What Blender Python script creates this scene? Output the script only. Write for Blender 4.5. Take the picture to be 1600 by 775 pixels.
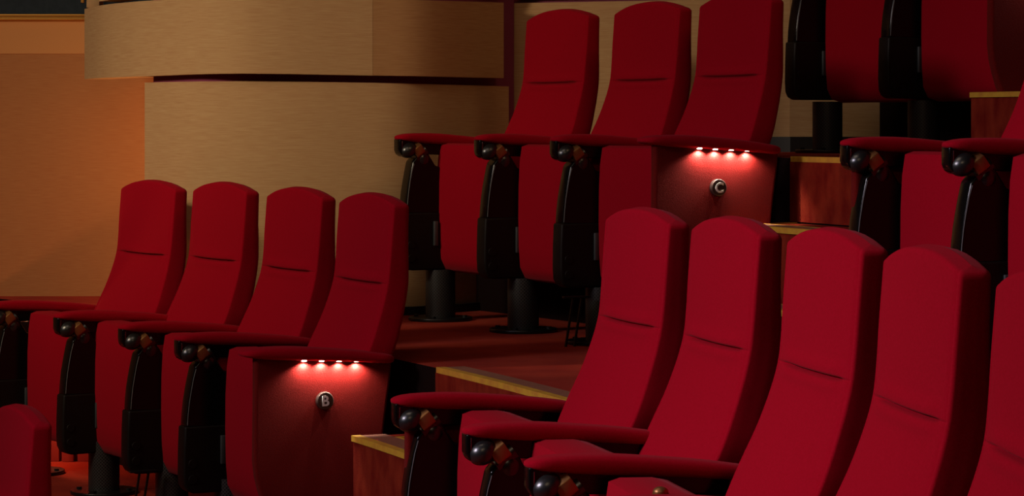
import bpy, bmesh, math, random
from math import sin, cos, pi, atan2, sqrt, exp
from mathutils import Vector, Matrix
random.seed(3)
SC = bpy.context.scene
COL = SC.collection
for o in list(bpy.data.objects): bpy.data.objects.remove(o)

# ------------------------------------------------------------------ camera
EYE = 1.865                       # eye above the floor of row A
F, HY = 4020.97, 194.14
cd = bpy.data.cameras.new('camera'); cam = bpy.data.objects.new('camera', cd); COL.objects.link(cam)
cd.sensor_fit = 'HORIZONTAL'; cd.sensor_width = 36; cd.lens = F/1600*36
cd.shift_y = -(387.5-HY)/1600; cd.clip_start = .05; cd.clip_end = 100
cam.location = (0, 0, EYE); cam.rotation_euler = (pi/2, 0, 0); SC.camera = cam

# ------------------------------------------------------------------ world, lights, exposure
w = bpy.data.worlds.new('world'); SC.world = w; w.use_nodes = True
w.node_tree.nodes['Background'].inputs[0].default_value = (.5, .42, .4, 1)
w.node_tree.nodes['Background'].inputs[1].default_value = .02
SC.view_settings.view_transform = 'Standard'; SC.view_settings.look = 'None'
SC.view_settings.gamma = 1; SC.view_settings.use_curve_mapping = False
SC.view_settings.exposure = 0.0

def area(name, loc, target, size, power, color, sy=None, spread=pi):
    l = bpy.data.lights.new(name, 'AREA'); l.energy = power; l.color = color; l.size = size
    if sy: l.shape = 'RECTANGLE'; l.size_y = sy
    l.spread = spread
    o = bpy.data.objects.new(name, l); COL.objects.link(o); o.location = loc
    o.rotation_euler = (Vector(target)-Vector(loc)).to_track_quat('-Z', 'Y').to_euler(); return o
# wash from the stage side, cool-white; soft house light from the ceiling; hidden cove lamp at the wall
area('stage_wash_light', (-6.0, 3.9, 4.9), (-.2, 7.2, 1.4), 1.8, 82, (1.0, .84, .78), 1.6)
area('near_row_fill_light', (-5.2, 3.2, 4.3), (.3, 4.7, 1.3), 1.0, 27, (.90, .80, 1.0), 1.0, math.radians(62))  # added cool fill, narrowed to brighten the near row only
area('house_light', (-1.2, 5.6, 5.0), (-.5, 7.0, 1.2), 1.8, 19, (1.0, .78, .60), 1.6)
area('wall_fill_light', (-3.4, 6.2, 3.4), (-1.1, 9.3, 1.85), .6, 8, (1.0, .80, .52), .4, math.radians(62))  # added fill that brightens the beige wall, no fixture behind it
area('front_fill_light', (-.6, .8, 4.7), (0, 9.3, 1.9), 1.6, 15, (1.0, .72, .46), 1.2)  # added weak fill from the front for the wall and seat sides
area('panel_fill_light', (1.6, 5.6, 4.5), (-.25, 9.4, 2.05), 1.2, .9, (1.0, .60, .32), 1.0, math.radians(40))  # added narrow fill lifting the dark right part of the bulge
def point(name, loc, power, color, rad):
    l = bpy.data.lights.new(name, 'POINT'); l.energy = power; l.color = color; l.shadow_soft_size = rad
    o = bpy.data.objects.new(name, l); COL.objects.link(o); o.location = loc; return o
point('cove_lamp_light', (-1.12, 9.75, EYE-.36), 5, (1, .50, .20), .06)
area('soffit_fill_light', (-1.2, 9.78, EYE-.30), (-1.35, 9.8, EYE+.2), .12, 1.6, (1, .52, .20), .3)  # added upward fill, hidden behind the lower wall to brighten the soffit
point('floor_cove_light', (-1.75, 9.30, EYE-.92), 4.0, (1, .42, .2), .03)

# ------------------------------------------------------------------ helpers
def tag(o, label=None, cat=None, group=None, kind=None):
    if label: o['label'] = label
    if cat: o['category'] = cat
    if group: o['group'] = group
    if kind: o['kind'] = kind
    return o
def empty(name, loc, rz=0):
    o = bpy.data.objects.new(name, None); COL.objects.link(o); o.location = loc; o.rotation_euler = (0, 0, rz)
    o.empty_display_size = .1; return o
def mesh_from(bm, name, mat, smooth=True, ang=40):
    bmesh.ops.recalc_face_normals(bm, faces=bm.faces)
    for f in bm.faces: f.smooth = smooth and len(f.verts) < 5
    if smooth:
        for e in bm.edges:
            if len(e.link_faces) == 2 and e.calc_face_angle(0) > math.radians(ang): e.smooth = False
    me = bpy.data.meshes.new(name); bm.to_mesh(me); bm.free()
    if mat: me.materials.append(mat)
    return me
def link(name, me, parent=None, loc=(0, 0, 0), rz=0):
    o = bpy.data.objects.new(name, me); COL.objects.link(o); o.location = loc; o.rotation_euler = (0, 0, rz)
    if parent: o.parent = parent
    return o
def prism(bm, poly, x0, x1, bevel=0, seg=3):
    """poly = list of (y, z); extruded along x"""
    a = [bm.verts.new((x0, y, z)) for y, z in poly]; b = [bm.verts.new((x1, y, z)) for y, z in poly]
    n = len(poly); fs = [bm.faces.new(a), bm.faces.new(b[::-1])]
    for i in range(n): fs.append(bm.faces.new((a[i], b[i], b[(i+1) % n], a[(i+1) % n])))
    bmesh.ops.recalc_face_normals(bm, faces=fs)
    if bevel:
        es = list({e for f in fs for e in f.edges if e.calc_face_angle(0) > .45})
        bmesh.ops.bevel(bm, geom=es, offset=bevel, segments=seg, profile=.5, affect='EDGES', clamp_overlap=True)
def box(bm, c, s, bevel=0, seg=2):
    r = bmesh.ops.create_cube(bm, size=1); vs = r['verts']
    for v in vs: v.co = Vector((v.co.x*s[0]+c[0], v.co.y*s[1]+c[1], v.co.z*s[2]+c[2]))
    if bevel:
        es = list({e for v in vs for e in v.link_edges})
        bmesh.ops.bevel(bm, geom=es, offset=bevel, segments=seg, profile=.5, affect='EDGES')
def cyl(bm, c, r, h, n=32, axis='Z', r2=None, bevel=0):
    m = Matrix.Translation(c)
    if axis == 'X': m = m @ Matrix.Rotation(pi/2, 4, 'Y')
    if axis == 'Y': m = m @ Matrix.Rotation(pi/2, 4, 'X')
    q = bmesh.ops.create_cone(bm, cap_ends=True, segments=n, radius1=r, radius2=r if r2 is None else r2, depth=h, matrix=m)
    if bevel:
        es = list({e for v in q['verts'] for e in v.link_edges if e.calc_face_angle(0) > .8})
        bmesh.ops.bevel(bm, geom=es, offset=bevel, segments=3, profile=.5, affect='EDGES')
def ellipsoid(bm, c, r, rot=None):
    m = Matrix.Translation(c) @ (rot or Matrix()) @ Matrix.Diagonal((*r, 1))
    bmesh.ops.create_uvsphere(bm, u_segments=32, v_segments=20, radius=1, matrix=m)
def smooth_curve(pts, x):
    if x <= pts[0][0]: return pts[0][1]
    for i in range(len(pts)-1):
        x0, y0 = pts[i]; x1, y1 = pts[i+1]
        if x <= x1:
            def sl(j):
                if j == 0: return (pts[1][1]-pts[0][1])/(pts[1][0]-pts[0][0])
                if j == len(pts)-1: return (pts[-1][1]-pts[-2][1])/(pts[-1][0]-pts[-2][0])
                return (pts[j+1][1]-pts[j-1][1])/(pts[j+1][0]-pts[j-1][0])
            h = x1-x0; t = (x-x0)/h; m0, m1 = sl(i)*h, sl(i+1)*h
            return (2*t**3-3*t*t+1)*y0+(t**3-2*t*t+t)*m0+(-2*t**3+3*t*t)*y1+(t**3-t*t)*m1
    return pts[-1][1]

# ------------------------------------------------------------------ materials
def mat(name, base, rough=.5, metal=0, spec=.5, sheen=0, sheen_tint=None, noise=None, bump=None, emis=None, coat=0):
    """noise = (colour2, scale xyz, detail, low, high); bump = (scale, strength, distance)"""
    m = bpy.data.materials.new(name); m.use_nodes = True; nt = m.node_tree; b = nt.nodes['Principled BSDF']
    b.inputs['Base Color'].default_value = (*base, 1); b.inputs['Roughness'].default_value = rough
    b.inputs['Metallic'].default_value = metal; b.inputs['Specular IOR Level'].default_value = spec
    if coat: b.inputs['Coat Weight'].default_value = coat; b.inputs['Coat Roughness'].default_value = .12
    if sheen:
        b.inputs['Sheen Weight'].default_value = sheen; b.inputs['Sheen Roughness'].default_value = .45
        b.inputs['Sheen Tint'].default_value = (*(sheen_tint or (1, 1, 1)), 1)
    tc = nt.nodes.new('ShaderNodeTexCoord')
    def mapped(sc):
        mp = nt.nodes.new('ShaderNodeMapping'); mp.inputs['Scale'].default_value = sc
        nt.links.new(tc.outputs['Object'], mp.inputs[0]); return mp
    if noise:
        c2, sc, det, lo, hi = noise
        n = nt.nodes.new('ShaderNodeTexNoise'); n.inputs['Scale'].default_value = 1; n.inputs['Detail'].default_value = det
        nt.links.new(mapped(sc).outputs[0], n.inputs['Vector'])
        r = nt.nodes.new('ShaderNodeValToRGB'); r.color_ramp.elements[0].position = lo; r.color_ramp.elements[1].position = hi
        r.color_ramp.elements[0].color = (*base, 1); r.color_ramp.elements[1].color = (*c2, 1)
        nt.links.new(n.outputs['Fac'], r.inputs[0]); nt.links.new(r.outputs[0], b.inputs['Base Color'])
    if bump:
        sc, st, di = bump
        n = nt.nodes.new('ShaderNodeTexNoise'); n.inputs['Scale'].default_value = 1; n.inputs['Detail'].default_value = 3
        nt.links.new(mapped(sc if isinstance(sc, tuple) else (sc,)*3).outputs[0], n.inputs['Vector'])
        bp = nt.nodes.new('ShaderNodeBump'); bp.inputs['Strength'].default_value = st; bp.inputs['Distance'].default_value = di
        nt.links.new(n.outputs['Fac'], bp.inputs['Height']); nt.links.new(bp.outputs[0], b.inputs['Normal'])
    if emis: b.inputs['Emission Color'].default_value = (*emis[0], 1); b.inputs['Emission Strength'].default_value = emis[1]
    return m
FAB = mat('red_seat_fabric', (.37, .0020, .014), .95, spec=.05, sheen=.06, sheen_tint=(1, .40, .42),
          noise=((.32, .0016, .010), (260, 260, 260), 4, .35, .65), bump=(900, .25, .0006))
FABP = mat('red_panel_fabric', (.18, .0065, .005), .95, spec=.1, sheen=.05, sheen_tint=(1, .8, .7),
           noise=((.11, .004, .003), (420, 420, 420), 3, .35, .65), bump=(600, .7, .0018))
GLOSS = mat('gloss_black_plastic', (.004, .0036, .0032), .17, spec=.32)
MATTE = mat('matte_black_plastic', (.007, .0045, .0035), .5, spec=.2, bump=(700, .2, .0004))
BLACKM = mat('black_painted_metal', (.008, .008, .008), .35, spec=.4)
KNOB = mat('black_enamel_knob', (.012, .012, .012), .30, spec=.9)
BRONZE = mat('bronze_metal', (.34, .16, .055), .40, metal=.75)
CHROME = mat('chrome_metal', (.55, .56, .56), .25, metal=1)
BADGE = mat('dark_bronze_badge', (.10, .065, .055), .42, metal=.6, spec=.5)
WHITE = mat('white_letter_paint', (.88, .87, .85), .5)
LED = mat('led_lens', (.9, .85, .75), .4, emis=((1, .86, .70), 6))
CARPET = mat('red_carpet', (.26, .012, .006), 1, spec=.05, sheen=.1, sheen_tint=(1, .4, .3), noise=((.42, .035, .014), (5, 5, 5), 8, .3, .75), bump=(500, .8, .003))
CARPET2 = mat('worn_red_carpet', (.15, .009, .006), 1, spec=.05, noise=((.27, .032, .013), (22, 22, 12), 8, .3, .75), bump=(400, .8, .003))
RISER = mat('black_riser_board', (.008, .002, .0016), .9, spec=.1)
NOSE = mat('yellow_nosing', (.62, .36, .03), .55, noise=((.50, .20, .03), (30, 30, 30), 5, .4, .8))
TREAD = mat('brown_tread_band', (.22, .085, .05), .6, noise=((.30, .12, .07), (90, 90, 90), 4, .35, .7))
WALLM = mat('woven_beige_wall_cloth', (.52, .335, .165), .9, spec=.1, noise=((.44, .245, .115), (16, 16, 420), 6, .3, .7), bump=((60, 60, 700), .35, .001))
WALLM2 = mat('woven_beige_wall_cloth_shaded', (.48, .27, .12), .9, spec=.1, noise=((.40, .20, .085), (16, 16, 420), 6, .3, .7), bump=((60, 60, 700), .35, .001))  # browner copy of the cloth; shade on the bulge's right side painted in
WALLU = mat('pale_tan_wall_upper', (.56, .26, .095), .9, spec=.1)  # paler, unpatterned tan for the upper strip of the left wall
WALLL = mat('woven_tan_wall_cloth', (.42, .19, .075), .9, spec=.1, noise=((.36, .145, .055), (16, 16, 400), 6, .3, .7), bump=((60, 60, 700), .35, .001))
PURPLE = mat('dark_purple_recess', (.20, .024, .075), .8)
BLUE = mat('dark_blue_wall', (.015, .023, .031), .9, noise=((.02, .029, .038), (40, 40, 40), 4, .4, .6))
GOLD = mat('gold_moulding', (.55, .28, .05), .4, metal=.5)
SKIRT = mat('black_skirting', (.006, .005, .005), .5)
REDW = mat('red_dado_paint', (.30, .02, .012), .6, noise=((.36, .03, .015), (20, 20, 4), 3, .4, .7))
DARKW = mat('dark_red_wall', (.045, .012, .012), .9)
CEIL = mat('dark_ceiling', (.03, .02, .02), .95)
# perforated tube
PERF = bpy.data.materials.new('perforated_black_steel'); PERF.use_nodes = True
nt = PERF.node_tree; b = nt.nodes['Principled BSDF']; b.inputs['Roughness'].default_value = .4
tc = nt.nodes.new('ShaderNodeTexCoord'); sx = nt.nodes.new('ShaderNodeSeparateXYZ'); nt.links.new(tc.outputs['Object'], sx.inputs[0])
def mnode(op, a, b_=None):
    m_ = nt.nodes.new('ShaderNodeMath'); m_.operation = op
    for k_, v_ in ((0, a), (1, b_)):
        if v_ is None: continue
        if isinstance(v_, (int, float)): m_.inputs[k_].default_value = v_
        else: nt.links.new(v_, m_.inputs[k_])
    return m_.outputs[0]
ang_ = mnode('MULTIPLY', mnode('ARCTAN2', mnode('SUBTRACT', sx.outputs[1], .033), sx.outputs[0]), .052)
cx_ = nt.nodes.new('ShaderNodeCombineXYZ')
nt.links.new(mnode('ADD', ang_, sx.outputs[2]), cx_.inputs[0]); nt.links.new(mnode('SUBTRACT', ang_, sx.outputs[2]), cx_.inputs[1])
v = nt.nodes.new('ShaderNodeTexVoronoi'); v.voronoi_dimensions = '2D'; v.inputs['Scale'].default_value = 92; v.inputs['Randomness'].default_value = 0
nt.links.new(cx_.outputs[0], v.inputs['Vector'])
r = nt.nodes.new('ShaderNodeValToRGB'); r.color_ramp.elements[0].position = .32; r.color_ramp.elements[0].color = (.001, .001, .001, 1)
r.color_ramp.elements[1].position = .40; r.color_ramp.elements[1].color = (.034, .034, .034, 1)
nt.links.new(v.outputs['Distance'], r.inputs[0]); nt.links.new(r.outputs[0], b.inputs['Base Color'])

# ------------------------------------------------------------------ geometry of the auditorium (rows are arcs about O)
OX, OY = -11.2109, 2.3347
RB, RC = 11.7179, 12.8611
RP = RC-RB
PITCH = .56
def polar(r, t): return (OX+r*cos(t), OY+r*sin(t))
def Z(z): return z+EYE
FL = {'A': -1.800, 'B': -1.237, 'C': -.685, 'D': -.100, 'E': .485}    # floor levels from the eye
EDGE = {'A': 9.754, 'B': 10.897, 'C': 12.04, 'D': 13.183, 'E': 14.326}

def px(x, Y, y=None):
    X = (x-800)*Y/F
    return (X, Y) if y is None else (X, Y, (HY-y)*Y/F)

# --- platforms (annular slabs)
def annulus(name, r0, r1, t0, t1, z0, z1, m, parent=None, n=None, side_mat=None):
    n = n or max(4, int(abs(t1-t0)/.008)); bm = bmesh.new(); rings = []
    for i in range(n+1):
        t = t0+(t1-t0)*i/n; a = polar(r0, t); c = polar(r1, t)
        rings.append([bm.verts.new((*a, z0)), bm.verts.new((*c, z0)), bm.verts.new((*c, z1)), bm.verts.new((*a, z1))])
    for i in range(n):
        for j in range(4):
            bm.faces.new((rings[i][j], rings[i][(j+1) % 4], rings[i+1][(j+1) % 4], rings[i+1][j]))
    bm.faces.new(rings[0]); bm.faces.new(rings[-1][::-1])
    me = mesh_from(bm, name, m, True, 30)
    if side_mat:                              # the riser (the face at the inner radius) has its own finish
        me.materials.append(side_mat)
        for p in me.polygons:
            if abs(p.normal.z) < .5: p.material_index = 1
    return link(name, me, parent)
bm = bmesh.new(); box(bm, (-1, 4, Z(FL['A'])-.05), (26, 24, .1))
o = link('floor', mesh_from(bm, 'floor', CARPET, False)); tag(o, kind='structure')
TMIN, TMAX = -.75, .72
for k, nx in (('B', 'C'), ('C', 'D'), ('D', 'E'), ('E', None)):
    r1 = EDGE[nx]+.0 if nx else EDGE['E']+1.6
    o = annulus('floor_platform', EDGE[k], r1, TMIN, TMAX, Z(FL['A'])-.02, Z(FL[k]), CARPET, side_mat=RISER); tag(o, kind='structure')
# --- aisle steps
TA0, TA1 = .421, .318
def nosing(parent, r, t0, t1, z, band=.075, line=False):
    annulus('yellow_edge_strip', r-.006, r+.020, t0, t1, z-.012, z+.004, NOSE, parent)
    annulus('tread_band', r+.020, r+.020+band, t0, t1, z-.004, z+.003, TREAD, parent)
    if line:
        annulus('yellow_line', r+.020+band, r+.020+band+.012, t0-.006, t1, z-.004, z+.0035, NOSE, parent)
        annulus('yellow_line', r+.020+band+.012, r+.225, t0-.006, t0-.0072, z-.004, z+.0035, NOSE, parent)
labels = {
 ('B', 0): 'lowest carpeted aisle step in front of the block beside the seat marked B',
 ('B', 1): 'red carpeted aisle step with yellow nosing beside the seat marked B',
 ('C', 0): 'dark lower carpeted aisle step behind the near seats, between marked C seat and near arm',
 ('C', 1): 'upper aisle step with thin yellow line seen just above the near seat backs',
 ('D', 0): 'red carpeted aisle step with yellow nosing at the upper right under the end panel',
 ('D', 1): 'second carpeted aisle step behind the upper right one'}
nxt = {'B': 'C', 'C': 'D', 'D': 'E'}
for k in 'BCD':
    r2 = EDGE[nxt[k]]; z1, z2 = FL[k], FL[nxt[k]]
    for j in (0, 1):
        zt = z1+(z2-z1)*(j+1)/3; r0 = r2-.24*(2-j)
        root = empty('aisle_step', (0, 0, 0)); 
        c = polar(r0, (TA0+TA1)/2)
        tag(root, labels[(k, j)], 'step')
        rr = r2 if j == 1 else r2-.24
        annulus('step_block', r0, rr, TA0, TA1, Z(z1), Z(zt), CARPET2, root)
        nosing(root, r0, TA0, TA1, Z(zt), line=True)
for k in 'CDE':
    root = empty('landing_nosing', (0, 0, 0))
    tag(root, {'C': 'long yellow nosing strip with brown band along the carpeted landing edge',
               'D': 'short yellow nosing on the riser edge above the dark recess beside seat C',
               'E': 'yellow nosing on the topmost landing edge'}[k], 'nosing')
    nosing(root, EDGE[k], TA0-.003, TA1, Z(FL[k]), band=.06 if k == 'C' else .05)
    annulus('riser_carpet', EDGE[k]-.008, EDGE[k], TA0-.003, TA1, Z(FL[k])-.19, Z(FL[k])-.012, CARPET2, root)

# --- walls
def curve_wall(name, pts, m, depth=.06, sub=8, extra_back=None):
    """pts: (px x, Y, ztop, zbot) following the face; extruded backwards"""
    bm = bmesh.new(); P = []
    n = len(pts)
    for i in range(n-1):
        for s in range(sub if i < n-2 else sub+1):
            x = pts[i][0]+(pts[i+1][0]-pts[i][0])*s/sub
            P.append([x]+[smooth_curve([(p[0], p[j]) for p in pts], x) for j in (1, 2, 3)])
    fr = []
    for x, Y, zt, zb in P: X = (x-800)*Y/F; fr.append((X, Y, zt, zb))
    prev = None; rings = []
    for i, (X, Y, zt, zb) in enumerate(fr):
        a = fr[max(i-1, 0)]; c = fr[min(i+1, len(fr)-1)]
        d = Vector((c[0]-a[0], c[1]-a[1])).normalized(); nrm = Vector((-d.y, d.x))
        bx, by = X+nrm.x*depth, Y+nrm.y*depth
        rings.append([bm.verts.new((X, Y, Z(zb))), bm.verts.new((bx, by, Z(zb))), bm.verts.new((bx, by, Z(zt))), bm.verts.new((X, Y, Z(zt)))])
    for i in range(len(rings)-1):
        for j in range(4): bm.faces.new((rings[i][j], rings[i][(j+1) % 4], rings[i+1][(j+1) % 4], rings[i+1][j]))
    bm.faces.new(rings[0]); bm.faces.new(rings[-1][::-1])
    return tag(link(name, mesh_from(bm, name, m, True, 30)), kind='structure')
def zt(y, Y): return (HY-y)*Y/F
LW = [(226, 9.42, 129), (296, 9.25, 127.5), (400, 9.17, 127), (560, 9.20, 129), (650, 9.27, 131), (795, 9.60, 135)]
curve_wall('wall_far_lower', [(x, Y, zt(y, Y), FL['B']) for x, Y, y in LW], WALLM, .12)
UW = [(132, 9.86, 14, 123.6), (160, 9.62, 8, 121.8), (200, 9.45, 3.6, 120.2), (240, 9.34, .6, 118.6), (320, 9.17, -3, 115.7), (400, 9.11, -5, 115), (582, 9.17, -3, 118)]
curve_wall('wall_far_upper', [(x, Y, zt(a, Y), zt(b_, Y)) for x, Y, a, b_ in UW], WALLM, .10)
UW2 = [(582.4, 9.17, -3, 118), (650, 9.22, 0, 119), (700, 9.31, 1.5, 120), (787, 9.52, 4, 122)]
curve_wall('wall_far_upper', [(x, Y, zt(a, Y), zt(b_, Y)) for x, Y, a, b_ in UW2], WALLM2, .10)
# third band overhead, mostly above the frame
UW3 = [(155, 9.64, -100, 2.5), (240, 9.40, -110, -10), (400, 9.15, -120, -14), (582, 9.2, -120, -12), (787, 9.55, -110, -7)]
curve_wall('wall_far_top', [(x, Y, zt(a, Y), zt(b_, Y)) for x, Y, a, b_ in UW3], WALLM, .10)
# purple core wall behind the bands
PW = [(240, 9.42, 0, 0), (320, 9.235, 0, 0), (400, 9.195, 0, 0), (560, 9.225, 0, 0), (650, 9.295, 0, 0), (803, 9.66, 0, 0)]
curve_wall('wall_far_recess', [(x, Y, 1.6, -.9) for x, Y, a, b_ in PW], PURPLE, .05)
# soffit of the upper band, reaching back to the left wall
bm = bmesh.new(); zs = zt(118.6, 9.34)+.012
front = [px(134, 9.87), px(160, 9.64), px(200, 9.47), px(240, 9.36), px(300, 9.24)]
back = [px(300, 10.25), px(242, 10.25), px(180, 10.05)]
poly = front+back
a = [bm.verts.new((x, y, Z(zs))) for x, y in poly]; c = [bm.verts.new((x, y, Z(zs+.05))) for x, y in poly]
bm.faces.new(a); bm.faces.new(c[::-1])
for i in range(len(poly)): bm.faces.new((a[i], a[(i+1) % len(poly)], c[(i+1) % len(poly)], c[i]))
tag(link('trim_1', mesh_from(bm, 'soffit', mat('orange_glow_soffit', (.75, .36, .12), .8), False)), kind='structure')  # warm lamp glow put into the soffit's orange colour
# right hand panel running on behind rows C and D
def strip_wall(name, pts, z0, z1, m, th=.08):
    bm = bmesh.new(); R = []
    for i, (x, y) in enumerate(pts):
        a = pts[max(i-1, 0)]; c = pts[min(i+1, len(pts)-1)]
        d = Vector((c[0]-a[0], c[1]-a[1])).normalized(); n = Vector((-d.y, d.x))
        R.append([bm.verts.new((x, y, z0)), bm.verts.new((x+n.x*th, y+n.y*th, z0)), bm.verts.new((x+n.x*th, y+n.y*th, z1)), bm.verts.new((x, y, z1))])
    for i in range(len(R)-1):
        for j in range(4): bm.faces.new((R[i][j], R[i][(j+1) % 4], R[i+1][(j+1) % 4], R[i+1][j]))
    bm.faces.new(R[0]); bm.faces.new(R[-1][::-1])
    return tag(link(name, mesh_from(bm, name, m, False)), kind='structure')
RW = [px(797, 9.68), (.45, 9.50), (1.0, 9.27), (1.6, 9.27), (6.0, 9.6)]
strip_wall('wall_far_side', RW, Z(FL['B']), Z(zt(5, 9.68)), WALLM)
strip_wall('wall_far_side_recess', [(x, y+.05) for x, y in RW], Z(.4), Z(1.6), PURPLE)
strip_wall('wall_far_side_top', [(x, y) for x, y in RW], Z(zt(-3, 9.68)), Z(1.6), WALLM)
# skirtings
sk = []
for x, Y in ((560, 9.18), (600, 9.205), (650, 9.25), (720, 9.395), (795, 9.58)): sk.append(px(x, Y-.012))
strip_wall('baseboard_far', sk, Z(FL['C']), Z(FL['C']+.03), SKIRT, .02)
strip_wall('baseboard_far_side', [(x, y-.02) for x, y in RW[1:]], Z(FL['D']), Z(FL['D']+.055), SKIRT, .03)
strip_wall('baseboard_far_side', [(x, y-.02) for x, y in RW[:3]], Z(FL['C']), Z(FL['C']+.05), SKIRT, .03)
# left wall with gold rail and blue wall above
LY = 10.25
strip_wall('wall_left', [(-9, LY), (-1.0, LY)], Z(FL['A']), Z(zt(84, LY)), WALLL, .1)
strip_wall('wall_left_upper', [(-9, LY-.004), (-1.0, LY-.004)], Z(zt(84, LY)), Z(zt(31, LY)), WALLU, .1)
strip_wall('wall_left_blue', [(-9, LY+.02), (-1.0, LY+.02)], Z(zt(31, LY)), Z(3.0), BLUE, .1)
bm = bmesh.new()
for i, (yy, hh, dd) in enumerate(((24.0, .008, .030), (27.2, .006, .022), (30.0, .007, .028))):
    box(bm, (-5, LY-dd/2, Z(zt(yy, LY))), (8.0, dd, hh), .002)
tag(link('trim_2', mesh_from(bm, 'gold', GOLD, True)), kind='structure')
# gold upright and beige return next to the upper band's corner
bm = bmesh.new(); X0 = px(128, 10.1)[0]; box(bm, (X0, 10.12, Z(zt(-18, 10.1))), (.012, .02, .11), .002)
tag(link('trim_3', mesh_from(bm, 'gold2', GOLD, True)), kind='structure')
bm = bmesh.new(); q = px(137, 9.95); box(bm, (q[0]+.02, 10.0, Z(zt(-6, 9.95))), (.05, .1, .09), .003)
tag(link('trim_4', mesh_from(bm, 'ret', WALLM, True)), kind='structure')
# red dado behind row B, in panels with reveals
bm = bmesh.new(); xs = [-3.2, -2.4, -1.655, -1.60, -1.3, -1.08]
for i in range(len(xs)-1):
    dep = .0 if i != 2 else -.012
    box(bm, ((xs[i]+xs[i+1])/2, 9.45+dep, Z(FL['B']+.17)), (xs[i+1]-xs[i]-.012, .03, .34), .003)
box(bm, (-2.14, 9.48, Z(FL['B']+.17)), (2.15, .03, .34))
tag(link('wall_left_dado', mesh_from(bm, 'dado', REDW, True)), kind='structure')
# room shell
for nm, c, s, m in (('wall_stage', (-9.5, 4, 2.5), (.2, 16, 6), DARKW), ('wall_near', (-1, -5, 2.5), (20, .2, 6), DARKW),
                    ('wall_rear', (8, 4, 2.5), (.2, 20, 6), DARKW), ('wall_back', (-1, 11, 2.5), (20, .2, 6), DARKW),
                    ('ceiling', (-1, 4, 5.2), (20, 20, .2), CEIL)):
    bm = bmesh.new(); box(bm, c, s); tag(link(nm, mesh_from(bm, nm, m, False)), kind='structure')

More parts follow.
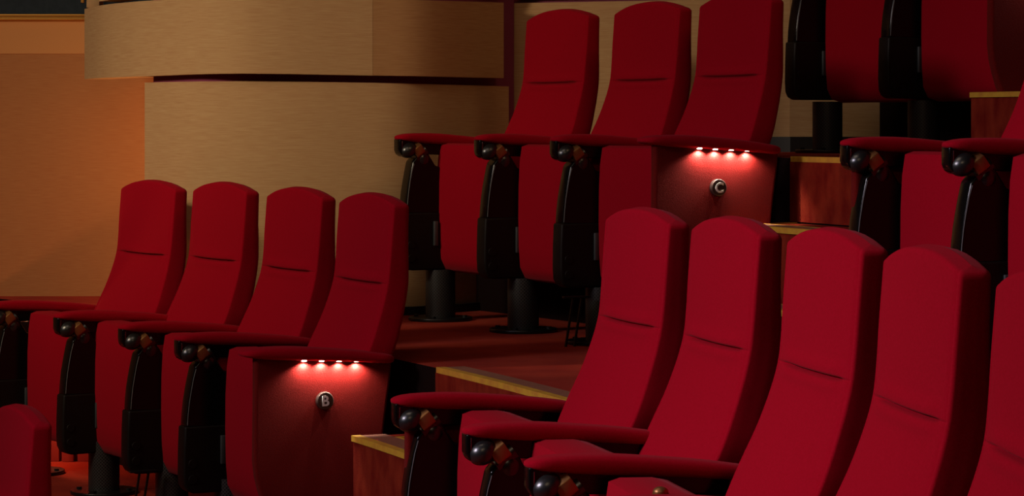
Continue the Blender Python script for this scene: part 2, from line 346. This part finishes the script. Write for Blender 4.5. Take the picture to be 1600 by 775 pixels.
# ------------------------------------------------------------------ seat parts (local: +Y = where the sitter looks, -X = sitter's left, z=0 datum of the fit)
WT, WC, WB = .4233, .4191, .469
FRONT = [(.30, -.03), (.45, -.095), (.55, -.143), (.63, -.1821), (.70, -.213), (.77, -.238), (.8255, -.2526), (.88, -.2590), (.95, -.264), (1.0515, -.2723)]
THICK = [(.30, .10), (.63, .085), (.8255, .070), (.95, .058), (1.0515, .052)]
WID = [(.30, .36), (.45, .40), (.55, .44), (.63, .462), (.72, .437), (.8255, WC), (.95, .423), (1.0515, WT)]
def back_mesh():
    bm = bmesh.new()
    zs_ = [.30+.02*i for i in range(24)]+[.772+.006*i for i in range(4)]+[.796+.003*i for i in range(6)]+[.812+.0014*i for i in range(17)]+[.838+.003*i for i in range(8)]+[.866+.014*i for i in range(13)]
    zs_ = sorted(set(round(z, 4) for z in zs_ if z < 1.040))
    def loop(z, ins=0, ztop=None, cap=None):
        wd = smooth_curve(WID, z)/2; yf = smooth_curve(FRONT, z); th = smooth_curve(THICK, z)
        rf, rr = .006, .014
        pts = []
        N = 26
        xs_ = [-(wd-rf)*(1-.012*q) for q in range(4)]+[-(wd-rf)*.955+2*(wd-rf)*.955*i/N for i in range(N+1)]+[(wd-rf)*(1-.012*q) for q in (3, 2, 1, 0)]
        for x in xs_: pts.append((x, yf, 1))
        for a_ in (22.5, 45, 67.5): a = math.radians(a_); pts.append((wd-rf+rf*sin(a), yf-rf+rf*cos(a), 0))
        for s in (0, .33, .66, 1): pts.append((wd, yf-rf+(-th+rf+rr)*s, 0))
        for a_ in (30, 60): a = math.radians(a_); pts.append((wd-rr+rr*cos(a), yf-th+rr-rr*sin(a), 0))
        M = 8
        for i in range(M+1): pts.append((wd-rr-2*(wd-rr)*i/M, yf-th, 0))
        for a_ in (30, 60): a = math.radians(a_); pts.append((-(wd-rr)-rr*sin(a), yf-th+rr-rr*cos(a), 0))
        for s in (1, .66, .33, 0): pts.append((-wd, yf-rf+(-th+rf+rr)*s, 0))
        for a_ in (67.5, 45, 22.5): a = math.radians(a_); pts.append((-(wd-rf)-rf*sin(a), yf-rf+rf*cos(a), 0))
        ym = yf-th/2; out = []
        for x, y, f in pts:
            if f:
                zc = .8242+.003*(x/.2)**2
                u = abs(x)/.21
                win = 1/(1+exp((u-.74)*34))
                d = (z-zc)
                y += -.013*exp(-(d/.0034)**2)*win-.0016*exp(-(d/.0025)**2)
                # soft pillow above and below the tuck
                y += (.0035*exp(-((d+.014)/.012)**2)+.004*exp(-((d-.015)/.013)**2))*win
                y += .004*(1-min(1, u)**2.5)
                y -= .0018*exp(-((abs(x)-(wd-rf-.006))/.0030)**2)
            out.append([x, y, z])
        return out, ym
    rows = []
    for z in zs_:
        L, ym = loop(z); rows.append(L)
    L, ym = loop(1.041)
    hw = WT/2
    def top(x): return .030*(1-min(1, abs(x)/hw)**2.2)
    # scale z so that the whole upper part follows the arch
    def arch(L):
        for p in L:
            k = max(0, (p[2]-.90)/.15); p[2] += top(p[0])*min(1, k)**1.6
    for R_ in rows: arch(R_)
    r = .009
    def scaled(ins, z):
        out = []
        for x, y, zz in L:
            sx = (hw-ins)/hw; sy = max(.02, (.026-ins)/.026); xx = x*sx
            out.append([xx, ym+(y-ym)*sy, z+top(xx)])
        return out
    for a_ in (0, 22, 45, 68, 90):
        a = math.radians(a_); rows.append(scaled(r*(1-cos(a)), 1.042+r*sin(a)))
    for k in (.013, .018, .022, .0255): rows.append(scaled(k, 1.042+r+.0035*(k-r)/(.026-r)))
    V_ = [[bm.verts.new((-p[0], p[1], p[2])) for p in R_] for R_ in rows]
    n = len(V_[0])
    for i in range(len(V_)-1):
        for j in range(n): bm.faces.new((V_[i][j], V_[i][(j+1) % n], V_[i+1][(j+1) % n], V_[i+1][j]))
    bm.faces.new(V_[0][::-1]); bm.faces.new(V_[-1])
    bmesh.ops.remove_doubles(bm, verts=bm.verts, dist=.0002)
    return mesh_from(bm, 'backrest', FAB, True, 50)
def seat_mesh():
    prof = [(.072, .612), (.080, .56), (.084, .48), (.085, .38), (.083, .28), (.078, .215), (.060, .180), (.02, .168), (-.02, .178),
            (-.055, .25), (-.075, .38), (-.085, .50), (-.085, .565), (-.040, .612), (-.010, .618), (.05, .619)]
    bm = bmesh.new(); prism(bm, prof, -.232, .232)
    es = [e for e in bm.edges if (abs(e.verts[0].co.x) > .23 and e.verts[0].co.x*e.verts[1].co.x > 0)]
    bmesh.ops.bevel(bm, geom=es, offset=.019, segments=5, profile=.5, affect='EDGES', clamp_overlap=True)
    return mesh_from(bm, 'seat_cushion', FAB, True, 60)
# arm parts: origin = (arm line, datum z); yo = distance back from the tip, zr = below the arm tip
YA, HA = .212, .64
def Y_(yo): return YA-yo
def Zr(z): return HA+z
def pad_mesh(hwid=.034):
    bm = bmesh.new(); rows = []
    topc = [(0, .006), (.02, .0095), (.06, .0135), (.15, .0135), (.25, .006), (.35, -.004), (.46, -.020)]
    botc = [(0, -.010), (.03, -.0145), (.10, -.022), (.20, -.028), (.30, -.034), (.46, -.046)]
    st = [0, .003, .008, .016, .03, .05]+[.05+.03*i for i in range(1, 13)]+[.425, .44, .450, .456, .460]
    n = 24
    for s in st:
        e = 1
        if s < .035: e = sqrt(max(0, 1-((.035-s)/.035)**2))
        if s > .42: e = sqrt(max(0, 1-((s-.42)/.04)**2))
        tz, bz = smooth_curve(topc, s), smooth_curve(botc, s); ev = max(.10, e)**.6
        zm, hh = (tz+bz)/2, (tz-bz)/2*ev; hw = hwid*max(.08, e)
        L = []
        for j in range(n):
            a = 2*pi*j/n; cx = abs(cos(a))**.55*(1 if cos(a) > 0 else -1); cz = abs(sin(a))**.7*(1 if sin(a) > 0 else -1)
            L.append(bm.verts.new((hw*cx, Y_(s), Zr(zm+hh*cz))))
        rows.append(L)
    for i in range(len(rows)-1):
        for j in range(n): bm.faces.new((rows[i][j], rows[i][(j+1) % n], rows[i+1][(j+1) % n], rows[i+1][j]))
    bm.faces.new(rows[0][::-1]); bm.faces.new(rows[-1])
    return mesh_from(bm, 'armrest', FAB, True, 70)
def yz(poly): return [(Y_(a), Zr(b_)) for a, b_ in poly]
def rail_mesh():
    bm = bmesh.new()
    prism(bm, yz([(.03, -.012), (.03, -.05), (.10, -.060), (.40, -.070), (.425, -.045), (.42, -.03), (.2, -.02)]), -.018, .018, .004)
    prism(bm, yz([(.005, -.006), (.005, -.045), (.010, -.058), (.022, -.067), (.04, -.069), (.05, -.05), (.05, -.006)]), -.022, .022, .004)
    return mesh_from(bm, 'arm_rail', GLOSS)
def chromeline_mesh():
    bm = bmesh.new(); box(bm, (-.0225, Y_(.0145), Zr(-.027)), (.0016, .0018, .026), .0005)
    return mesh_from(bm, 'bracket_pin', CHROME)
def knob_mesh():
    bm = bmesh.new(); ellipsoid(bm, (-.013, Y_(.042), Zr(-.045)), (.030, .032, .0265), Matrix.Rotation(-.5, 4, 'X'))
    ellipsoid(bm, (-.006, Y_(.098), Zr(-.076)), (.028, .030, .030))
    m = Matrix.Translation((-.008, Y_(.088), Zr(-.060))) @ Matrix.Rotation(pi/2-.62, 4, 'X')
    bmesh.ops.create_cone(bm, cap_ends=True, segments=28, radius1=.0225, radius2=.0225, depth=.05, matrix=m)
    return mesh_from(bm, 'pivot_knob', KNOB)
def nut_mesh():
    bm = bmesh.new()
    m = Matrix.Translation((-.014, Y_(.075), Zr(-.047))) @ Matrix.Rotation(pi/2-.62, 4, 'X') @ Matrix.Rotation(1.02, 4, 'Z')
    q = bmesh.ops.create_cone(bm, cap_ends=True, segments=6, radius1=.029, radius2=.029, depth=.036, matrix=m)
    es = list({e for v in q['verts'] for e in v.link_edges})
    bmesh.ops.bevel(bm, geom=es, offset=.002, segments=2, profile=.5, affect='EDGES')
    return mesh_from(bm, 'pivot_nut', BRONZE)
def rear_bracket_mesh():
    bm = bmesh.new()
    for dy in (-.008, .006): box(bm, (-.012, Y_(.405)+dy, Zr(-.075)), (.012, .006, .07), .001)
    return mesh_from(bm, 'rear_bracket', CHROME)
def standard_mesh():
    bm = bmesh.new()
    prism(bm, yz([(.055, -.085), (.047, -.12), (.040, -.155), (.034, -.19), (.030, -.225), (.0275, -.265), (.26, -.265), (.265, -.115), (.18, -.108), (.145, -.100), (.125, -.07), (.112, -.05), (.085, -.05)]), -.028, .028, .006, 4)
    return mesh_from(bm, 'side_standard', GLOSS, True, 50)
def highlight_mesh():  # highlight along the standard's front bevel, built as a thin grey strip
    bm = bmesh.new(); pts = [(.0575, -.092), (.0495, -.12), (.0425, -.155), (.0365, -.19), (.0325, -.225), (.030, -.258)]; prev = None
    for a_, b_ in pts:
        ring = [bm.verts.new((-.0283+.0011*cos(k*pi/3), Y_(a_)+.0011*sin(k*pi/3), Zr(b_))) for k in range(6)]
        if prev:
            for k in range(6): bm.faces.new((prev[k], prev[(k+1) % 6], ring[(k+1) % 6], ring[k]))
        else: bm.faces.new(ring)
        prev = ring
    bm.faces.new(prev[::-1])
    return mesh_from(bm, 'edge_highlight', mat('grey_edge_highlight', (.16, .17, .17), .35, spec=.6))
def lower_mesh():
    bm = bmesh.new()
    prism(bm, yz([(.0225, -.262), (.0195, -.33), (.0185, -.40), (.021, -.435), (.030, -.453), (.048, -.462), (.21, -.462), (.23, -.44), (.235, -.262)]), -.0305, .0305, .006, 3)
    return mesh_from(bm, 'lower_cover', MATTE, True, 50)
def caps_mesh(z):
    bm = bmesh.new(); cyl(bm, (-.0305, Y_(.046), Zr(z)), .014, .006, 24, 'X', bevel=.0015)
    return mesh_from(bm, 'screw_cap', MATTE)
def hinge_mesh():
    bm = bmesh.new(); box(bm, (-.036, Y_(.140), Zr(-.335)), (.010, .016, .085), .002)
    return mesh_from(bm, 'hinge_plate', mat('grey_steel', (.09, .10, .105), .5, metal=.6))
def pedestal_mesh():
    bm = bmesh.new(); cyl(bm, (0, .033, .089), .052, .178, 40)
    return mesh_from(bm, 'pedestal', PERF)
def flange_mesh():
    bm = bmesh.new(); cyl(bm, (0, .033, .006), .112, .012, 48, bevel=.003)
    for i in range(4):
        a = pi/4+i*pi/2; cyl(bm, (.088*cos(a), .033+.088*sin(a), .015), .009, .008, 6)
    return mesh_from(bm, 'base_plate', BLACKM)
def strut_mesh():
    bm = bmesh.new()
    for s in (-1, 1):
        prism(bm, [(.17+.015*s, 0), (.176+.015*s, 0), (.150+.015*s, .15), (.144+.015*s, .15)], -.055, -.048)
    box(bm, (-.05, .15, .152), (.02, .09, .006), .001)
    return mesh_from(bm, 'floor_strut', BLACKM)
def panel_mesh(x0, x1):
    bm = bmesh.new()
    prism(bm, yz([(.040, -.004), (.040, -.10), (.039, -.20), (.038, -.30), (.043, -.345), (.053, -.385), (.068, -.43), (.090, -.475), (.12, -.52), (.16, -.555), (.21, -.578), (.27, -.588),
                  (.34, -.588), (.385, -.57), (.395, -.50), (.410, -.35), (.428, -.20), (.442, -.10), (.450, -.020), (.20, -.010)]), x0, x1)
    es = [e for e in bm.edges if e.verts[0].co.x == e.verts[1].co.x or abs(e.verts[0].co.x-e.verts[1].co.x) < 1e-6]
    bmesh.ops.bevel(bm, geom=es, offset=.008, segments=4, profile=.5, affect='EDGES', clamp_overlap=True)
    return mesh_from(bm, 'end_panel', FABP, True, 60)

M_BACK, M_SEAT, M_PAD, M_PADE = back_mesh(), seat_mesh(), pad_mesh(), pad_mesh(.047)
M_RAIL, M_PIN, M_KNOB, M_NUT, M_RB = rail_mesh(), chromeline_mesh(), knob_mesh(), nut_mesh(), rear_bracket_mesh()
M_STD, M_LOW, M_CAP1, M_CAP2, M_HINGE = standard_mesh(), lower_mesh(), caps_mesh(-.373), caps_mesh(-.420), hinge_mesh()
M_HIGHLIGHT = highlight_mesh()
M_PED, M_FLANGE, M_STRUT = pedestal_mesh(), flange_mesh(), strut_mesh()
SIDE = -1          # the aisle side seen by the camera is local -X (sitter's left)
M_PANL, M_PANR = panel_mesh(-.024, .008), panel_mesh(.004, .034)

def badge(parent, letter, dz):
    c = Vector((-.024, Y_(.242), Zr(-.140)))
    bm = bmesh.new(); cyl(bm, (c.x-.005, c.y, c.z), .0250, .018, 48, 'X', bevel=.0030)
    b_ = link('row_badge', mesh_from(bm, 'row_badge', BADGE), parent); b_['label'] = 'round dark bronze badge'
    cu = bpy.data.curves.new('t', 'FONT'); cu.body = letter; cu.size = .040; cu.extrude = .0012; cu.align_x = 'CENTER'; cu.align_y = 'CENTER'; cu.offset = .0009
    to = bpy.data.objects.new('t', cu); COL.objects.link(to)
    dg = bpy.context.evaluated_depsgraph_get(); me = bpy.data.meshes.new_from_object(to.evaluated_get(dg)); bpy.data.objects.remove(to)
    # centre the glyph exactly
    xs_ = [v.co.x for v in me.vertices]; ys_ = [v.co.y for v in me.vertices]
    mx, my = (min(xs_)+max(xs_))/2, (min(ys_)+max(ys_))/2
    # glyph x -> local -Y direction (reads left to right seen from -X side), glyph y -> z
    for v in me.vertices:
        gx, gy, gz = v.co.x-mx, v.co.y-my, v.co.z
        v.co = (c.x-.0145-gz, c.y-gx, c.z+gy)
    me.materials.clear(); me.materials.append(WHITE)
    l_ = link('row_letter', me, parent); l_['label'] = 'white letter ' + letter
def leds(parent, power=.55, side=-1):
    for yo in (.180, .232, .284, .336):
        bm = bmesh.new(); box(bm, (side*(.0315 if side < 0 else .040), Y_(yo), Zr(-.0240-.045*(yo-.18))), (.010, .014, .008), .002)
        s = link('step_light', mesh_from(bm, 'step_light', LED), parent); s['label'] = 'small lit lens under the armrest'
        l = bpy.data.lights.new('step_led', 'SPOT'); l.energy = power; l.color = (1, .86, .72); l.shadow_soft_size = .003; l.spot_size = math.radians(150); l.spot_blend = .5;
        o = bpy.data.objects.new('step_led', l); COL.objects.link(o); o.parent = parent
        o.location = ((.008+.034)/2+.0225 if side > 0 else -.0335, Y_(yo), Zr(-.0365-.045*(yo-.18)))
        o.rotation_euler = (0, side*.60, 0)
        

def arm(root, rpos, rrot, pos_t, R, zdat, zfl, kind, letter=None, strut=False, datum=0):
    """place an arm assembly under seat 'root' (world pos/rot given)"""
    X, Yw = polar(R, pos_t); fx, fy = -cos(pos_t), -sin(pos_t); a = atan2(-fx, fy)
    d = Vector((X-rpos[0], Yw-rpos[1])); ca, sa = cos(-rrot), sin(-rrot)
    lx, ly = d.x*ca-d.y*sa, d.x*sa+d.y*ca
    dz = zdat-zfl
    L = (lx, ly, dz); rz = a-rrot
    pad = link('armrest', M_PADE if kind == 'endL' else M_PAD, root, L, rz)
    def sub(n, m, par): return link(n, m, par)
    if kind != 'endL':
        sub('arm_rail', M_RAIL, pad); sub('bracket_pin', M_PIN, pad); sub('pivot_knob', M_KNOB, pad)
        n_ = sub('pivot_nut', M_NUT, pad); n_['label'] = 'bronze pivot nut'
        sub('rear_bracket', M_RB, pad)
        st = link('side_standard', M_STD, root, L, rz)
        sub('edge_highlight', M_HIGHLIGHT, st); sub('lower_cover', M_LOW, st); sub('screw_cap', M_CAP1, st); sub('screw_cap', M_CAP2, st); sub('hinge_plate', M_HINGE, st)
    if kind == 'endL':
        p = link('end_panel', M_PANL, root, L, rz); badge(p, letter, dz) if letter in 'BC' else None; leds(p, .5 if letter == 'D' else 1.45)
    if kind == 'endR':
        p = link('end_panel', M_PANR, root, L, rz)
        leds(p, .16 if zdat < Z(-1) else .06, side=1)
    po = .07 if kind == 'endL' else 0
    pe = link('pedestal', M_PED, root, (lx+po*cos(rz), ly+po*sin(rz), 0), rz); link('base_plate', M_FLANGE, pe)
    if strut: link('floor_strut', M_STRUT, pe)

REF = {'B0': (.5941, 11.7115, .0083, -.0041), 'B1': (.5491, 11.7223, -.0051, -.0006), 'B2': (.4988, 11.7149, .0068, -.0049), 'B3': (.4492, 11.6975, -.0025, -.0085),
       'C0': (.5285, 12.888, -.0113, .0026), 'C1': (.4807, 12.8647, -.0034, .0023), 'C2': (.4396, 12.8763, .021, .0065),
       'N0': (.2918, 11.7252, .0063, .0043), 'N1': (.2446, 11.7275, .0058, .0036), 'N2': (.1929, 11.7215, .0105, .0049), 'N3': (.1444, 11.7051, -.0135, .0008), 'N4': (.0959, 11.7042, -.0121, -.005)}
ARMT = {('B', 1): -.030, ('B', 2): -.033, ('B', 3): .037, ('B', 4): .031, ('C', 1): -.016, ('C', 2): .015, ('C', 3): -.016, ('N', 0): .039, ('N', 1): -.02}
ZD = {'B': -1.2751, 'C': -.6846, 'D': -.0941, 'A': -1.824}
def row(key, lvl, R, t0, count, end_l=None, end_r=False, labels=None, group=None, struts=(), ):
    d = PITCH/R; zdat, zfl = Z(ZD[lvl]), Z(FL[lvl])
    for i in range(count):
        t, r, rot, dzz = REF.get(key+str(i), (t0-i*d, R, 0, 0))
        X, Yw = polar(r, t); fx, fy = -cos(t), -sin(t); a = atan2(-fx, fy)+rot
        root = empty('theater_seat', (X, Yw, zfl), a)
        tag(root, labels[i], 'theater seat', group)
        back = link('backrest', M_BACK, root, (0, 0, zdat-zfl+dzz))
        seat = link('seat_cushion', M_SEAT, root, (0, 0, zdat-zfl))
        ks = [i+1] if i else [0, 1]
        for k in ks:
            kd = 'mid'
            if k == 0 and end_r: kd = 'endR'
            if k == count and end_l: kd = 'endL'
            ta = t0-(k-.5)*d+ARMT.get((key, k), 0)/R
            arm(root, (X, Yw), a, ta, R, zdat, zfl, kd, end_l if kd == 'endL' else None, strut=k in struts)
        if key == 'N' and i == 2:
            bm = bmesh.new(); ellipsoid(bm, (-.02, .035, .624), (.014, .014, .010)); cyl(bm, (-.02, .035, .618), .015, .008, 24)
            s = link('seat_stud', mesh_from(bm, 'seat_stud', BRONZE), seat); s['label'] = 'small bronze stud'

row('B', 'B', RB, .5957, 4, end_l='B', group='far seats of the row marked B', struts=(2,),
    labels=['red high-backed seat furthest left of the row marked B, touching the orange-lit wall',
            'red high-backed seat second from the left end in the row marked B',
            'red high-backed seat just left of the seat with the B badge',
            'red high-backed aisle seat whose lit end panel carries the letter B'])
row('C', 'C', RC, .5246, 3, end_l='C', group='far seats of the row marked C', struts=(2,),
    labels=['red seat at the wall end of the row marked C, leftmost of its three',
            'middle red seat of the three in the row marked C',
            'red aisle seat whose lit end panel carries the letter C'])
row('N', 'B', RB, .2899, 5, end_r=True, group='near seats across the aisle in front',
    labels=['leftmost large red seat of the near row, its arm beside the aisle step',
            'second large red seat from the left in the near row',
            'third large red seat from the left in the near row, middle of five',
            'fourth large red seat from the left in the near row, second from the right edge',
            'rightmost large red seat of the near row, cut off by the photo edge'])
row('M', 'C', RC, .2961, 2, end_r=True, group='seats behind the near row',
    labels=['tipped-up red seat behind the near row, its end arm beside the dark riser',
            'red seat at the right edge behind the near row, mostly out of frame'])
row('D', 'D', RC+RP, .473, 2, end_l='D', group='top row seats at upper right',
    labels=['tipped-up red seat of the top row, left one, cut by the top edge',
            'tipped-up red seat of the top row beside the curved end panel, above the step'])
row('A', 'A', RB-RP, .4205, 1, group=None,
    labels=['single red seat back at the lower left corner, in front of the row marked B'])
